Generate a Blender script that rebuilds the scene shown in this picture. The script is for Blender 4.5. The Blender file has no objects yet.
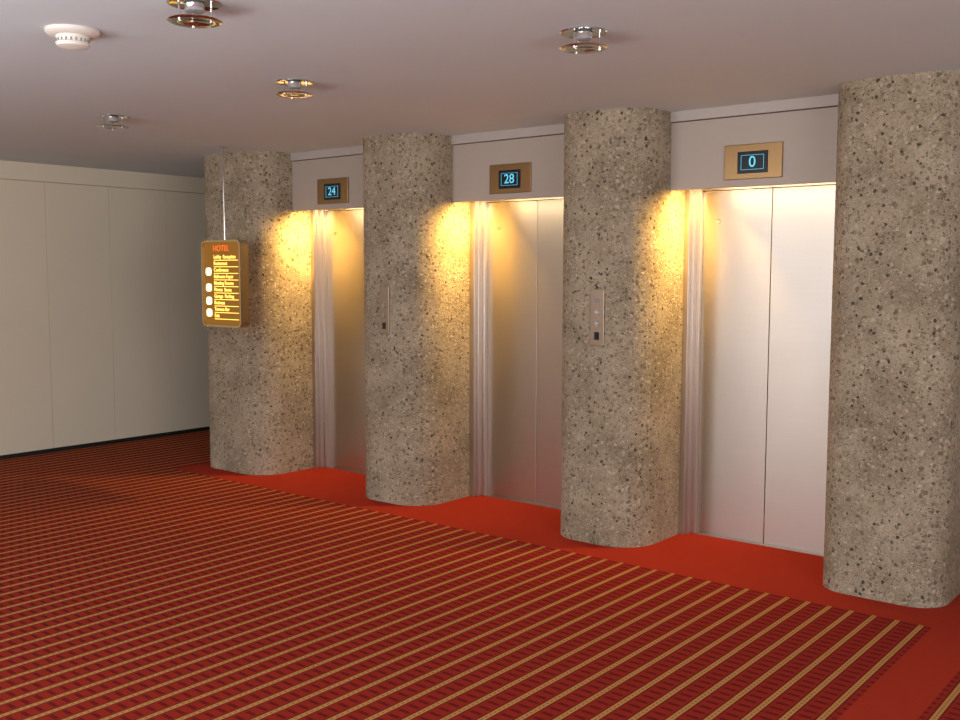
import bpy, bmesh, math
from mathutils import Vector, Matrix
S=bpy.context.scene
S.view_settings.view_transform='Standard'
S.view_settings.look='None'
H=2.525
# ------------------------------------------------------------ helpers
def link(o,parent=None):
    bpy.context.collection.objects.link(o)
    if parent: o.parent=parent
    return o
def empty(name,loc=(0,0,0)):
    e=bpy.data.objects.new(name,None); e.empty_display_size=.1; e.location=loc
    return link(e)
def meshobj(name,bm,mats,parent=None,loc=(0,0,0),smooth=False):
    me=bpy.data.meshes.new(name); bmesh.ops.recalc_face_normals(bm,faces=bm.faces[:]); bm.to_mesh(me); bm.free()
    for m in (mats if isinstance(mats,(list,tuple)) else [mats]): me.materials.append(m)
    if smooth:
        for p in me.polygons: p.use_smooth=True
        try: me.set_sharp_from_angle(angle=math.radians(35))
        except Exception: pass
    o=bpy.data.objects.new(name,me); o.location=loc
    return link(o,parent)
def bbox(bm,x0,x1,y0,y1,z0,z1,mi=0,bev=0):
    r=bmesh.ops.create_cube(bm,size=1)
    vs=r['verts']
    for v in vs:
        v.co=Vector(((x0+x1)/2+v.co.x*(x1-x0),(y0+y1)/2+v.co.y*(y1-y0),(z0+z1)/2+v.co.z*(z1-z0)))
    fs=set(f for v in vs for f in v.link_faces)
    for f in fs: f.material_index=mi
    if bev:
        es=set(e for v in vs for e in v.link_edges)
        r=bmesh.ops.bevel(bm,geom=list(es),offset=bev,segments=2,affect='EDGES',profile=.5)
        for f in r['faces']: f.material_index=mi
def box(name,x0,x1,y0,y1,z0,z1,mat,parent=None,bev=0):
    bm=bmesh.new(); bbox(bm,x0,x1,y0,y1,z0,z1,0,bev)
    return meshobj(name,bm,mat,parent)
def lathe(bm,prof,c=(0,0,0),n=40,mi=0):
    rings=[]
    for r,z in prof:
        if r<1e-6: rings.append([bm.verts.new((c[0],c[1],c[2]+z))])
        else: rings.append([bm.verts.new((c[0]+r*math.cos(2*math.pi*i/n),c[1]+r*math.sin(2*math.pi*i/n),c[2]+z)) for i in range(n)])
    for a,b in zip(rings,rings[1:]):
        for i in range(n):
            j=(i+1)%n
            if len(a)==1 and len(b)==1: continue
            if len(a)==1: f=bm.faces.new((a[0],b[i],b[j]))
            elif len(b)==1: f=bm.faces.new((a[i],a[j],b[0]))
            else: f=bm.faces.new((a[i],a[j],b[j],b[i]))
            f.material_index=mi
def prism(bm,pts,z0,z1,mi=0):
    a=[bm.verts.new((x,y,z0)) for x,y in pts]; b=[bm.verts.new((x,y,z1)) for x,y in pts]
    n=len(pts)
    fs=[bm.faces.new(a),bm.faces.new(b)]
    for i in range(n): fs.append(bm.faces.new((a[i],a[(i+1)%n],b[(i+1)%n],b[i])))
    for f in fs: f.material_index=mi
def text(name,body,size,loc,mat,parent,rot=(math.pi/2,0,0),align='CENTER',ext=.0008,off=0):
    t=bpy.data.curves.new(name,'FONT'); t.body=body; t.size=size; t.align_x=align; t.align_y='CENTER'; t.extrude=ext; t.offset=off
    t.materials.append(mat)
    o=bpy.data.objects.new(name,t); o.location=loc; o.rotation_euler=rot
    return link(o,parent)
# ------------------------------------------------------------ materials
class NT:
    def __init__(s,name):
        s.m=bpy.data.materials.new(name); s.m.use_nodes=True; s.t=s.m.node_tree
        s.b=s.t.nodes['Principled BSDF']
    def n(s,ty,**k):
        x=s.t.nodes.new(ty)
        for a,b in k.items(): setattr(x,a,b)
        return x
    def l(s,a,b): s.t.links.new(a,b)
    def math(s,op,a,b=None,c=None):
        x=s.n('ShaderNodeMath',operation=op)
        for i,v in enumerate((a,b,c)):
            if v is None: continue
            if isinstance(v,(int,float)): x.inputs[i].default_value=v
            else: s.l(v,x.inputs[i])
        return x.outputs[0]
    def mix(s,f,a,b,bt='MIX'):
        x=s.n('ShaderNodeMix',data_type='RGBA',blend_type=bt)
        for i,v in ((0,f),(6,a),(7,b)):
            if isinstance(v,(int,float)): x.inputs[i].default_value=v
            elif isinstance(v,tuple): x.inputs[i].default_value=(*v,1)
            else: s.l(v,x.inputs[i])
        return x.outputs[2]
    def ramp(s,f,stops,interp='LINEAR'):
        x=s.n('ShaderNodeValToRGB'); cr=x.color_ramp; cr.interpolation=interp
        while len(cr.elements)<len(stops): cr.elements.new(.5)
        for e,(p,c) in zip(cr.elements,stops): e.position=p; e.color=(*c,1)
        s.l(f,x.inputs[0]); return x.outputs[0]
    def pos(s): return s.n('ShaderNodeNewGeometry').outputs['Position']
    def noise(s,vec,scale,detail=3,rough=.5,scl3=None):
        if scl3:
            m=s.n('ShaderNodeMapping'); m.inputs['Scale'].default_value=scl3; s.l(vec,m.inputs[0]); vec=m.outputs[0]
        x=s.n('ShaderNodeTexNoise'); x.inputs['Scale'].default_value=scale; x.inputs['Detail'].default_value=detail; x.inputs['Roughness'].default_value=rough
        s.l(vec,x.inputs['Vector']); return x.outputs[0]
    def bump(s,h,st,dist):
        x=s.n('ShaderNodeBump'); x.inputs['Strength'].default_value=st; x.inputs['Distance'].default_value=dist
        s.l(h,x.inputs['Height']); s.l(x.outputs[0],s.b.inputs['Normal'])
def simple(name,col,rough=.6,metal=0,emit=None,es=0,nscale=0,namt=.1,spec=.5):
    m=NT(name); b=m.b
    b.inputs['Base Color'].default_value=(*col,1); b.inputs['Roughness'].default_value=rough; b.inputs['Metallic'].default_value=metal
    b.inputs['Specular IOR Level'].default_value=spec
    if emit: b.inputs['Emission Color'].default_value=(*emit,1); b.inputs['Emission Strength'].default_value=es
    if nscale:
        f=m.noise(m.pos(),nscale,4)
        lo=tuple(c*(1-namt) for c in col); hi=tuple(min(1,c*(1+namt)) for c in col)
        m.l(m.mix(f,lo,hi),b.inputs['Base Color'])
    return m.m
# concrete
def concrete():
    m=NT('exposed_aggregate_concrete'); p=m.pos()
    wv=m.n('ShaderNodeVectorMath',operation='SCALE'); 
    nz=m.n('ShaderNodeTexNoise'); nz.inputs['Scale'].default_value=30; nz.inputs['Detail'].default_value=3; m.l(p,nz.inputs['Vector'])
    m.l(nz.outputs['Color'],wv.inputs[0]); wv.inputs['Scale'].default_value=.024
    ad=m.n('ShaderNodeVectorMath',operation='ADD'); m.l(p,ad.inputs[0]); m.l(wv.outputs[0],ad.inputs[1]); pv=ad.outputs[0]
    def vor(scale):
        v=m.n('ShaderNodeTexVoronoi'); v.inputs['Scale'].default_value=scale; m.l(pv,v.inputs['Vector']); 
        sp=m.n('ShaderNodeSeparateColor'); m.l(v.outputs['Color'],sp.inputs[0])
        return v.outputs['Distance'],sp.outputs[0],sp.outputs[1]
    d1,r1,g1=vor(42); d2,r2,g2=vor(88); d3,r3,g3=vor(33)
    fine=m.noise(p,140,4,.75); big=m.noise(p,3.0,5,.65)
    base=m.ramp(m.math('ADD',m.math('MULTIPLY',fine,.5),m.math('MULTIPLY',big,.5)),[(.34,(.17,.135,.09)),(.50,(.385,.325,.235)),(.66,(.58,.50,.385))])
    peb=m.ramp(r1,[(0,(.11,.085,.06)),(.17,(.21,.165,.115)),(.38,(.49,.415,.31)),(.62,(.30,.24,.17)),(.82,(.62,.54,.43))],'CONSTANT')
    peb2=m.ramp(r2,[(0,(.09,.07,.05)),(.25,(.29,.235,.165)),(.5,(.56,.48,.37)),(.85,(.17,.13,.095))],'CONSTANT')
    m2=m.math('MULTIPLY',m.math('LESS_THAN',d2,.38),m.math('GREATER_THAN',g2,.4))
    m1=m.math('MULTIPLY',m.math('LESS_THAN',d1,.45),m.math('GREATER_THAN',g1,.38))
    m3=m.math('MULTIPLY',m.math('LESS_THAN',d3,.27),m.math('GREATER_THAN',g3,.85))
    c=m.mix(m.math('MULTIPLY',m2,.8),base,peb2); c=m.mix(m.math('MULTIPLY',m1,.65),c,peb); c=m.mix(m.math('MULTIPLY',m3,.9),c,(.055,.045,.035))
    m.l(c,m.b.inputs['Base Color']); m.b.inputs['Roughness'].default_value=.75; m.b.inputs['Specular IOR Level'].default_value=.3
    h=m.math('ADD',m.math('MULTIPLY',m.math('SUBTRACT',.5,d1),m.math('MULTIPLY',m1,1.0)),m.math('MULTIPLY',fine,.6))
    h=m.math('SUBTRACT',h,m.math('MULTIPLY',m3,.6))
    m.bump(h,.9,.015)
    return m.m
def carpet():
    m=NT('striped_red_carpet'); p=m.pos()
    sp=m.n('ShaderNodeSeparateXYZ'); m.l(p,sp.inputs[0]); x,y=sp.outputs[0],sp.outputs[1]
    PX=.105
    u=m.math('FRACT',m.math('DIVIDE',m.math('ADD',x,1.25+PX*200.5),PX))
    du=m.math('ABSOLUTE',m.math('SUBTRACT',u,.5))
    yel=m.math('LESS_THAN',du,.11)
    core=m.math('LESS_THAN',du,.03)
    edge=m.math('MULTIPLY',m.math('GREATER_THAN',du,.11),m.math('LESS_THAN',du,.17))
    v=m.math('FRACT',m.math('DIVIDE',y,.052)); 
    cross=m.math('LESS_THAN',v,.34)
    v2=m.math('FRACT',m.math('DIVIDE',y,.026)); dash=m.math('LESS_THAN',v2,.5)
    mid=m.math('GREATER_THAN',du,.28)
    fz=m.noise(p,400,2,.6); big=m.noise(p,1.3,3)
    base=m.mix(cross,(.30,.022,.012),(.26,.018,.011))
    base=m.mix(m.math('MULTIPLY',mid,cross),base,(.15,.009,.009))
    base=m.mix(edge,base,(.15,.009,.009))
    c=m.mix(m.math('MULTIPLY',yel,.95),base,(.52,.27,.085))
    c=m.mix(m.math('MULTIPLY',core,dash),c,(.30,.10,.03))
    solid=m.mix(big,(.35,.028,.012),(.44,.038,.016))
    f1=m.math('LESS_THAN',y,4.76); f2=m.math('LESS_THAN',x,-7.05)
    field=m.math('MAXIMUM',f1,f2)
    band=m.math('MULTIPLY',m.math('GREATER_THAN',x,-1.205),m.math('LESS_THAN',x,-.98))
    field=m.math('MULTIPLY',field,m.math('SUBTRACT',1.0,band))
    c=m.mix(field,solid,c)
    sh=m.n('ShaderNodeMapRange'); m.l(fz,sh.inputs[0]); sh.inputs['To Min'].default_value=.65; sh.inputs['To Max'].default_value=1.3
    cc=m.n('ShaderNodeVectorMath',operation='SCALE'); m.l(c,cc.inputs[0]); m.l(sh.outputs[0],cc.inputs['Scale'])
    m.l(cc.outputs[0],m.b.inputs['Base Color']); m.b.inputs['Roughness'].default_value=.95; m.b.inputs['Specular IOR Level'].default_value=.1
    m.bump(fz,.5,.004)
    return m.m
def brushed(name,col,rough=.33,scl=(3,3,260),st=.12,aniso=0):
    m=NT(name); p=m.pos(); f=m.noise(p,1,3,.6,scl); g=m.noise(p,1.5,3)
    m.b.inputs['Metallic'].default_value=1
    m.l(m.mix(f,tuple(c*.9 for c in col),col),m.b.inputs['Base Color'])
    r=m.n('ShaderNodeMapRange'); m.l(g,r.inputs[0]); r.inputs['To Min'].default_value=rough-.04; r.inputs['To Max'].default_value=rough+.06
    m.l(r.outputs[0],m.b.inputs['Roughness']); m.bump(f,st,.002)
    if aniso:
        m.b.inputs['Anisotropic'].default_value=aniso
        cx=m.n('ShaderNodeCombineXYZ'); cx.inputs[2].default_value=1; m.l(cx.outputs[0],m.b.inputs['Tangent'])
    return m.m
M_con=concrete(); M_car=carpet()
M_door=brushed('brushed_steel_door',(.58,.55,.52),.34,aniso=.75)
M_frame=brushed('brushed_steel_frame',(.60,.54,.50),.3,(260,260,3),.08)
M_header=simple('header_lacquered_metal',(.44,.39,.35),.5,.1,nscale=3,namt=.04)
M_trim=simple('header_trim',(.46,.43,.41),.5,.1,nscale=3,namt=.04)
M_wall=simple('cream_wall_panel',(.82,.765,.625),.42,nscale=1.2,namt=.05)
M_wall2=simple('painted_wall',(.50,.47,.42),.7,nscale=2,namt=.05)
M_ceil=simple('ceiling_paint',(.60,.69,.745),.8,nscale=1.5,namt=.03)
M_black=simple('black_gap',(.01,.01,.01),.6,nscale=20)
M_chrome=simple('polished_chrome',(.75,.74,.73),.08,1,nscale=30,namt=.02)
M_steel=simple('satin_steel',(.45,.42,.40),.35,1,nscale=30,namt=.02)
M_brass=brushed('bronze_plate',(.40,.25,.12),.3,(200,3,3),.05)
M_gold=simple('gold_frame',(.66,.54,.33),.25,1,nscale=30,namt=.05)
M_screen=simple('display_screen',(.006,.01,.02),.2,nscale=50)
M_digit=simple('cyan_digits',(.1,.5,.7),.5,0,(.13,.62,.82),.75)
M_white=simple('white_plastic',(.75,.73,.68),.45,nscale=20,namt=.03)
M_grey=simple('grey_vent',(.25,.25,.25),.6,nscale=20)
M_btn=simple('bronze_button_plate',(.36,.28,.22),.3,.9,nscale=40,namt=.08)
M_glass=simple('clear_lamp_glass',(.55,.55,.56),.08,.6,nscale=30)
M_signbg=simple('backlit_sign_face',(.10,.05,.005),.35,0,(.55,.21,.01),.38)
M_signtx=simple('backlit_sign_lettering',(.8,.55,.1),.4,0,(1,.66,.12),1.8)
M_signred=simple('backlit_sign_red',(.7,.08,.02),.4,0,(1,.15,.02),1.1)
M_signwh=simple('backlit_sign_white',(.9,.85,.6),.4,0,(1,.86,.5),1.4)
M_warm=simple('warm_lamp_tube',(1,.8,.4),.4,0,(1,.7,.3),1.5)

# ------------------------------------------------------------ room shell
X0,X1,Y0,Y1=-8.53,2.6,-3.2,9.0
box('floor',X0-.2,X1+.2,Y0-.2,Y1+.2,-.1,0,M_car)
box('ceiling',X0-.2,X1+.2,Y0-.2,Y1+.2,H,H+.15,M_ceil)
bm=bmesh.new(); bbox(bm,X0-.2,X0-.012,Y0,Y1,0,H,1)
y=4.54-.607*12
ys=[y+.607*i for i in range(0,21)]
ed=[Y0]+[v for v in ys if Y0<v<Y1]+[Y1]
for a,b in zip(ed,ed[1:]): bbox(bm,X0-.012,X0,a+.0012,b-.0012,.03,H-.155,0)
meshobj('wall_left',bm,[M_wall,M_wall2])
box('trim_1',X0-.012,X0+.025,Y0,Y1,H-.15,H,M_wall)
box('baseboard_left',X0-.012,X0+.012,Y0,Y1,0,.035,M_black)
box('wall_back',-6.75,X1,5.74,Y1,0,H,M_wall2)
box('wall_back_corridor',X0-.2,-6.75,Y1,Y1+.2,0,H,M_wall2)
box('wall_right',X1,X1+.2,Y0,Y1,0,H,M_wall2)
box('wall_rear',X0-.2,X1+.2,Y0-.2,Y0,0,H,M_wall2)

# ------------------------------------------------------------ pillars
def pillar(name,x0,x1,r=.22,y0=4.99,y1=5.74,rr=None):
    rr=rr or r
    pts=[(x1,y1),(x0,y1)]
    n=14
    for i in range(n+1):
        a=math.pi+ (math.pi/2)*i/n
        pts.append((x0+r+r*math.cos(a),y0+r+r*math.sin(a)))
    for i in range(n+1):
        a=1.5*math.pi+(math.pi/2)*i/n
        pts.append((x1-rr+rr*math.cos(a),y0+rr+rr*math.sin(a)))
    bm=bmesh.new(); prism(bm,pts,0,H)
    return meshobj(name,bm,M_con,smooth=True)
PIL=[(-7.00,-6.20,.20),(-5.175,-4.545,.19),(-3.48,-2.88,.18),(-1.835,-1.235,.15)]
for i,(a,b,r) in enumerate(PIL): pillar('concrete_pillar' if i==0 else 'concrete_pillar.%03d'%i,a,b,r,rr=.24 if i<3 else .17)

# ------------------------------------------------------------ elevators
DZ=2.085; DY=5.614
ELE=[(-5.69,-5.73,'24',-6.20,-5.175),(-4.03,-4.045,'28',-4.545,-3.48),(-2.375,-2.37,'0',-2.88,-1.835)]
for i,(cx,dx,num,xl,xr) in enumerate(ELE):
    E=empty('elevator' if i==0 else 'elevator.%03d'%i,(0,0,0))
    w=.43
    for k,(a,b) in enumerate(((cx-w,cx-.0015),(cx+.0015,cx+w))):
        box('door_panel_%d'%(k+1),a,b,DY,DY+.04,.008,DZ,M_door,E,bev=.002)
    bm=bmesh.new()
    for s in (-1,1):
        xo=xl if s<0 else xr; xi=cx+s*w
        a,b=sorted((xo,xi)); 
        bbox(bm,a,b,DY-.03,DY+.10,0,2.14,0,.003)
        xm=xi+s*.022
        a,b=sorted((xo,xm)); bbox(bm,a,b,DY-.07,DY-.03,0,2.14,0,.003)
        xm=xi+s*.04
        a,b=sorted((xo,xm)); bbox(bm,a,b,DY-.10,DY-.07,0,2.14,0,.003)
    bbox(bm,cx-w,cx+w,DY-.02,DY+.1,DZ+.002,2.14)
    meshobj('door_frame',bm,M_frame,E)
    box('back_panel',xl,xr,DY+.1,DY+.12,0,2.3,M_black,E)
    bm=bmesh.new(); bbox(bm,cx-w,cx+w,DY-.03,DY+.1,0,.006)
    for q in range(3): bbox(bm,cx-w,cx+w,DY-.024+q*.009,DY-.020+q*.009,.006,.009)
    meshobj('door_sill',bm,M_frame,E)
    bm=bmesh.new()
    bbox(bm,xl,xr,5.33,5.352,2.075,2.462,0,.003)
    bbox(bm,xl,xr,5.318,5.352,2.466,H,1,.002)
    bbox(bm,xl,xr,5.352,DY+.12,2.142,2.16,0)
    meshobj('header_panel',bm,[M_header,M_trim],E)
    bm=bmesh.new(); bbox(bm,cx-.45,cx+.45,5.40,5.43,2.118,2.138,0,.004)
    meshobj('recess_lamp',bm,M_warm,E)
    bm=bmesh.new(); lathe(bm,[(0,.004),(.006,.004),(.006,.002),(.012,.004),(.014,0)],n=20)
    o=meshobj('key_hole',bm,M_steel,E,loc=(cx-w+.10,DY-.001,1.905)); o.rotation_euler=(math.pi/2,0,0)
    bm=bmesh.new(); bbox(bm,dx-.168,dx+.168,5.318,5.33,2.115,2.305,0,.003)
    meshobj('indicator_plate',bm,M_brass,E)
    bm=bmesh.new(); bbox(bm,dx-.088,dx+.088,5.314,5.318,2.145,2.265,0,.001)
    meshobj('indicator_screen',bm,M_screen,E)
    bm=bmesh.new()
    for a,b,c,d in ((-.066,.066,-.040,-.0385),(-.066,.066,.0385,.040),(-.066,-.0645,-.04,.04),(.0645,.066,-.04,.04)):
        bbox(bm,dx+a,dx+b,5.3125,5.314,2.205+c,2.205+d)
    meshobj('indicator_outline',bm,M_digit,E)
    text('indicator_digits',num,.085,(dx,5.3125,2.205),M_digit,E)
    # lamps in the recess: one turned towards the pillar side, one strip washing the doors
    for q,(lx,sx,en,ry) in enumerate(((xl+.30,.16,12,.55),(cx+.06,.85,3.4,0))):
        L=bpy.data.lights.new('recess_light_%d'%(q+1),'AREA'); L.shape='RECTANGLE'; L.size=sx; L.size_y=.04; L.energy=en; L.color=(1,.57,.12) if q==0 else (1,.78,.48)
        lo=bpy.data.objects.new('recess_light_%d'%(q+1),L); lo.location=(lx,5.385,2.075 if q==0 else 2.112); lo.rotation_euler=(0,ry,0); link(lo,E)
        if q==0: L.spread=math.radians(130)

# ------------------------------------------------------------ call button panels
def callpanel(name,cx):
    E=empty(name,(cx,4.99,1.34))
    bm=bmesh.new(); bbox(bm,-.047,.047,-.008,0,-.165,.165,0,.003)
    meshobj('face_plate',bm,M_btn,E)
    for k,z in enumerate((.03,-.035)):
        bm=bmesh.new(); lathe(bm,[(0,.008),(.012,.008),(.014,.006),(.014,.002),(.018,.002),(.019,0)],n=24)
        o=meshobj('call_button_%d'%(k+1),bm,[M_steel],E,loc=(0,-.008,z)); o.rotation_euler=(math.pi/2,0,0)
    bm=bmesh.new(); bbox(bm,-.018,.018,-.0095,-.008,.085,.11); meshobj('key_switch',bm,M_grey,E)
    bm=bmesh.new(); bbox(bm,-.016,.016,-.0095,-.008,-.13,-.085); meshobj('label',bm,M_screen,E)
callpanel('call_button_panel',-4.865); callpanel('call_button_panel.001',-3.15)

# ------------------------------------------------------------ ceiling lamps
def lamp(name,x,y):
    E=empty(name,(x,y,H))
    bm=bmesh.new(); lathe(bm,[(.035,-.002),(.075,-.004),(.088,-.007),(.093,-.004),(.093,0),(.03,0)])
    meshobj('ceiling_ring',bm,M_chrome,E,smooth=True)
    bm=bmesh.new(); lathe(bm,[(0,-.001),(.030,-.001),(.034,-.006),(.034,-.030),(.026,-.036),(0,-.038)])
    meshobj('glass_lens',bm,M_glass,E,smooth=True)
    bm=bmesh.new(); lathe(bm,[(0,-.060),(.088,-.060),(.093,-.063),(.088,-.066),(.045,-.066),(.042,-.064),(0,-.064)])
    meshobj('lower_disc',bm,M_chrome,E,smooth=True)
    bm=bmesh.new()
    for k in range(3):
        a=2*math.pi*k/3+.5
        lathe(bm,[(0,0),(.0035,0),(.0035,-.068),(.006,-.069),(.006,-.073),(0,-.074)],(.062*math.cos(a),.062*math.sin(a),0),12)
    meshobj('support_pins',bm,M_chrome,E)
for i,(x,y) in enumerate(((-5.58,3.41),(-3.87,3.35),(-3.02,2.17),(-2.20,3.36))):
    lamp('ceiling_downlight' if i==0 else 'ceiling_downlight.%03d'%i,x,y)
E=empty('smoke_detector',(-3.73,2.12,H))
bm=bmesh.new(); lathe(bm,[(0,0),(.10,0),(.10,-.012),(.092,-.020),(.07,-.024),(0,-.024)]); meshobj('base',bm,M_white,E,smooth=True)
bm=bmesh.new(); lathe(bm,[(.062,-.024),(.062,-.030),(.058,-.036),(.058,-.046),(.064,-.050),(.058,-.062),(.03,-.070),(0,-.071)]); meshobj('sensor_head',bm,M_white,E,smooth=True)
bm=bmesh.new()
for k in range(20):
    a=2*math.pi*k/20; ca,sa=math.cos(a),math.sin(a)
    lathe(bm,[(0,-.036),(.003,-.036),(.003,-.046),(0,-.046)],(.059*ca,.059*sa,0),6)
meshobj('vents',bm,M_grey,E)

# ------------------------------------------------------------ hanging directory sign
E=empty('hanging_directory_sign',(-6.28,4.70,1.51))
W,HH,T=.235,.325,.07
def rrect(w,h,r,n=5):
    pts=[]
    for cx,cz,a0 in ((w-r,h-r,0),(-w+r,h-r,90),(-w+r,-h+r,180),(w-r,-h+r,270)):
        for i in range(n+1):
            a=math.radians(a0+90*i/n); pts.append((cx+r*math.cos(a),cz+r*math.sin(a)))
    return pts
def yprism(bm,pts,y0,y1,hole=None):
    n=len(pts)
    a=[bm.verts.new((x,y0,z)) for x,z in pts]; b=[bm.verts.new((x,y1,z)) for x,z in pts]
    for i in range(n): bm.faces.new((a[i],a[(i+1)%n],b[(i+1)%n],b[i]))
    if hole:
        c=[bm.verts.new((x,y0,z)) for x,z in hole]; d=[bm.verts.new((x,y1,z)) for x,z in hole]
        for i in range(n):
            j=(i+1)%n
            bm.faces.new((c[i],c[j],d[j],d[i])); bm.faces.new((a[i],a[j],c[j],c[i])); bm.faces.new((b[i],b[j],d[j],d[i]))
    else: bm.faces.new(a); bm.faces.new(b)
bm=bmesh.new(); yprism(bm,rrect(W,HH,.045),-.01,T,rrect(W-.014,HH-.014,.034)); meshobj('frame',bm,M_gold,E)
bm=bmesh.new(); yprism(bm,rrect(W-.013,HH-.013,.034),0.0,T-.01); meshobj('light_box',bm,M_signbg,E)
text('heading','HOTEL',.062,(0.0,-.002,.262),M_signred,E)
rows=['Lobby  Reception','Restaurant','Conference','Ballroom Foyer','Meeting Rooms','Fitness  Sauna','Garage  Parking','Business','Terrace Bar','Exit']
for k,t in enumerate(rows):
    z=.20-k*.049
    text('row_%d'%(k+1),t,.037,(-.09,-.002,z),M_signtx,E,align='LEFT',off=.0005)
    bm=bmesh.new(); bbox(bm,-.09,.20,-.002,0,z-.027,z-.022); meshobj('rule_%d'%(k+1),bm,M_signtx,E)
for k,z in enumerate((.09,-.03,-.13,-.22)):
    bm=bmesh.new(); yprism(bm,rrect(.034,.030,.02),-.003,.0)
    for v in bm.verts: v.co.x-=.155; v.co.z+=z
    meshobj('pictogram_%d'%(k+1),bm,M_signwh,E)
bm=bmesh.new()
lathe(bm,[(0,HH),(.006,HH),(.006,H-1.51-.012),(.03,H-1.51-.008),(.03,H-1.51),(0,H-1.51)],(0,T/2,0),16); meshobj('hanging_rod',bm,M_chrome,E)

# ------------------------------------------------------------ lights
def area(name,loc,rot,sx,sy,e,col):
    L=bpy.data.lights.new(name,'AREA'); L.shape='RECTANGLE'; L.size=sx; L.size_y=sy; L.energy=e; L.color=col
    o=bpy.data.objects.new(name,L); o.location=loc; o.rotation_euler=rot; link(o); return o
for k,x in enumerate((-5.75,-3.0,-.3)):
    area('added_fill_rear_%d'%(k+1),(x,-3.1,1.45),(math.pi/2,0,0),1.5,1.7,56,(1,.975,.94))  # fill lights added behind the camera for ambient and door streaks, no windows there
area('added_fill_right',(2.5,0.6,1.5),(math.pi/2,0,math.pi/2),4,1.9,145,(1,.975,.94))  # added fill from the right to brighten wall_left, not a real window
area('added_ceiling_fill',(-3,-0.8,0.9),(math.pi,0,0),5,1.5,160,(.94,.97,1))  # unseen upward fill, added to light the ceiling directly over the red carpet bounce
W_=bpy.data.worlds.new('world'); S.world=W_; W_.use_nodes=True
W_.node_tree.nodes['Background'].inputs[0].default_value=(.5,.5,.52,1); W_.node_tree.nodes['Background'].inputs[1].default_value=.3
# ------------------------------------------------------------ camera
f,yaw,pit,roll=1011.6,0.6788,0.0866,0.002
F=Vector((-math.sin(yaw),math.cos(yaw),0));R=Vector((math.cos(yaw),math.sin(yaw),0));Z=Vector((0,0,1))
fw=F*math.cos(pit)-Z*math.sin(pit); up=F*math.sin(pit)+Z*math.cos(pit)
r=R*math.cos(roll)+up*math.sin(roll); u=-R*math.sin(roll)+up*math.cos(roll)
c=bpy.data.cameras.new('camera'); c.sensor_width=36; c.lens=f/960*36
co=bpy.data.objects.new('camera',c); link(co)
mw=Matrix((( r.x,u.x,-fw.x,0),(r.y,u.y,-fw.y,0),(r.z,u.z,-fw.z,1.6),(0,0,0,1)))
co.matrix_world=mw; S.camera=co
